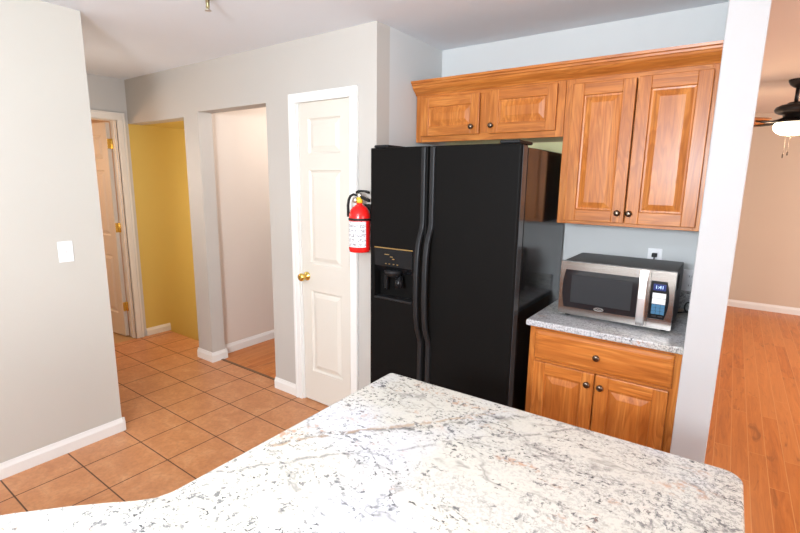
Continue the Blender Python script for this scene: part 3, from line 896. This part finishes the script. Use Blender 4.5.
b.add([(cx-.012, cy-.011, 1.474), (cx-.012, cy+.011, 1.474), (cx-.012, cy+.011, 1.489), (cx-.012, cy-.011, 1.489),
       (cx+.072, cy-.009, 1.446), (cx+.072, cy+.009, 1.446), (cx+.072, cy+.009, 1.462), (cx+.072, cy-.009, 1.462)],
      [(0, 1, 2, 3), (4, 5, 6, 7), (0, 1, 5, 4), (1, 2, 6, 5), (2, 3, 7, 6), (3, 0, 4, 7)])
link('carry_handle', b, 'black', fe)
b = MB()
P_ = [(cx-.022, 1.492), (cx, 1.502), (cx+.04, 1.502), (cx+.070, 1.494)]
vs = []
for x, z in P_: vs += [(x, cy-.010, z), (x, cy+.010, z), (x, cy+.010, z+.012), (x, cy-.010, z+.012)]
fs = [(0, 1, 2, 3), (12, 13, 14, 15)]
for j in range(3):
    for k in range(4): fs.append((j*4+k, j*4+(k+1) % 4, (j+1)*4+(k+1) % 4, (j+1)*4+k))
link('squeeze_lever', b.add(vs, fs), 'black', fe)
link('hose', MB().tube([(cx-.010, cy-.008, 1.480), (cx-.035, cy-.012, 1.488), (cx-.056, cy-.016, 1.478), (cx-.068, cy-.018, 1.455), (cx-.0745, cy-.018, 1.42), (cx-.0750, cy-.016, 1.38), (cx-.0755, cy-.014, 1.355)], [.006, .0075, .008, .008, .0082, .0085, .009], 12), 'black', fe)

# ------------------------------------------------------------------ ceiling sprinkler
sx, sy = -.48, -1.44
sp = thing('ceiling_fitting', (sx, sy, H), 'small brass fitting hanging from the ceiling near the top edge', 'ceiling fitting')
link('flange', MB().lathe([(.036, 2.4395), (.034, 2.434), (.018, 2.428)], (sx, sy, 0), n=20), 'chrome', sp)
b = MB(); b.lathe([(.010, 2.430), (.009, 2.405), (.006, 2.398), (.006, 2.388)], (sx, sy, 0), n=12)
for a in (-1, 1): b.tube([(sx+a*.008, sy, 2.41), (sx+a*.013, sy, 2.395), (sx+a*.004, sy, 2.378)], .0025, 6)
link('stem', b, 'aged_brass', sp)
link('deflector', MB().lathe([(.005, 2.384), (.016, 2.378), (.016, 2.375), (.004, 2.373)], (sx, sy, 0), n=14), 'chrome', sp)

# ------------------------------------------------------------------ ceiling fan
fx, fy = 2.050, 2.32
cf = thing('ceiling_fan', (fx, fy, H), 'dark bronze ceiling fan with lit bowl light in the dining room', 'ceiling fan')
link('canopy', MB().lathe([(.070, 2.4395), (.070, 2.425), (.055, 2.398), (.030, 2.378), (.018, 2.372)], (fx, fy, 0), n=28), 'fan_metal', cf)
link('downrod', MB().lathe([(.014, 2.38), (.014, 2.25)], (fx, fy, 0), n=14), 'fan_metal', cf)
link('motor_housing', MB().lathe([(.03, 2.262), (.05, 2.258), (.06, 2.246), (.10, 2.238), (.13, 2.222), (.138, 2.200), (.130, 2.180), (.105, 2.166), (.075, 2.160), (.07, 2.128), (.06, 2.122)], (fx, fy, 0), n=36), 'fan_metal', cf)
for k in range(5):
    a = R(145+72*k); d = Vector((math.cos(a), math.sin(a), 0)); s = Vector((-d.y, d.x, 0)); c = Vector((fx, fy, 2.112))
    b = MB(); outl = []
    for r_, hw in ((.22, .045), (.26, .060), (.42, .066), (.56, .070), (.60, .064), (.62, .045)): outl.append((r_, hw))
    vs = []
    for zz in (.0, -.007):
        for r_, hw in outl: vs.append(c+d*r_+s*hw+Vector((0, 0, zz+hw*.18)))
        for r_, hw in outl[::-1]: vs.append(c+d*r_-s*hw+Vector((0, 0, zz-hw*.18)))
    n = 12
    fs = [tuple(range(n)), tuple(range(n, 2*n))[::-1]]+[(i, (i+1) % n, n+(i+1) % n, n+i) for i in range(n)]
    bl = link('blade', b.add(vs, fs), 'blade', cf)
    b = MB()
    b.tube([c+d*.085+Vector((0, 0, .012)), c+d*.13+Vector((0, 0, -.004)), c+d*.18+Vector((0, 0, -.014)), c+d*.25+Vector((0, 0, -.012)), c+d*.32+Vector((0, 0, -.011))], [.012, .011, .010, .013, .008], 8)
    link('blade_arm', b, 'fan_metal', bl)
link('light_fitter', MB().lathe([(.06, 2.125), (.10, 2.118), (.118, 2.104), (.118, 2.094)], (fx, fy, 0), n=32), 'fan_metal', cf)
o = link('light_bowl', MB().lathe([(.118, 2.096), (.128, 2.080), (.130, 2.058), (.122, 2.034), (.100, 2.012), (.065, 1.996), (.02, 1.990)], (fx, fy, 0), n=36), 'lamp_glass', cf); o['label'] = 'lit white glass bowl'
link('finial', MB().lathe([(.010, 1.992), (.012, 1.984), (.006, 1.976), (.002, 1.970)], (fx, fy, 0), n=12), 'fan_metal', cf)
for (dx, ln) in ((-.040, .155), (-.012, .135)):
    ch = link('pull_chain', MB().tube([(fx+dx, fy-.08, 2.105), (fx+dx, fy-.135, 2.06), (fx+dx, fy-.136, 1.99), (fx+dx, fy-.136, 1.99-ln)], .0014, 6), 'pewter', cf)
    link('pull', MB().lathe([(.003, 0), (.006, -.006), (.0065, -.030), (.003, -.036)], (fx+dx, fy-.136, 1.99-ln), n=10), 'pewter', ch)
point('fan_lamp', (fx, fy, 1.93), 16, (1.0, .72, .45), .08)
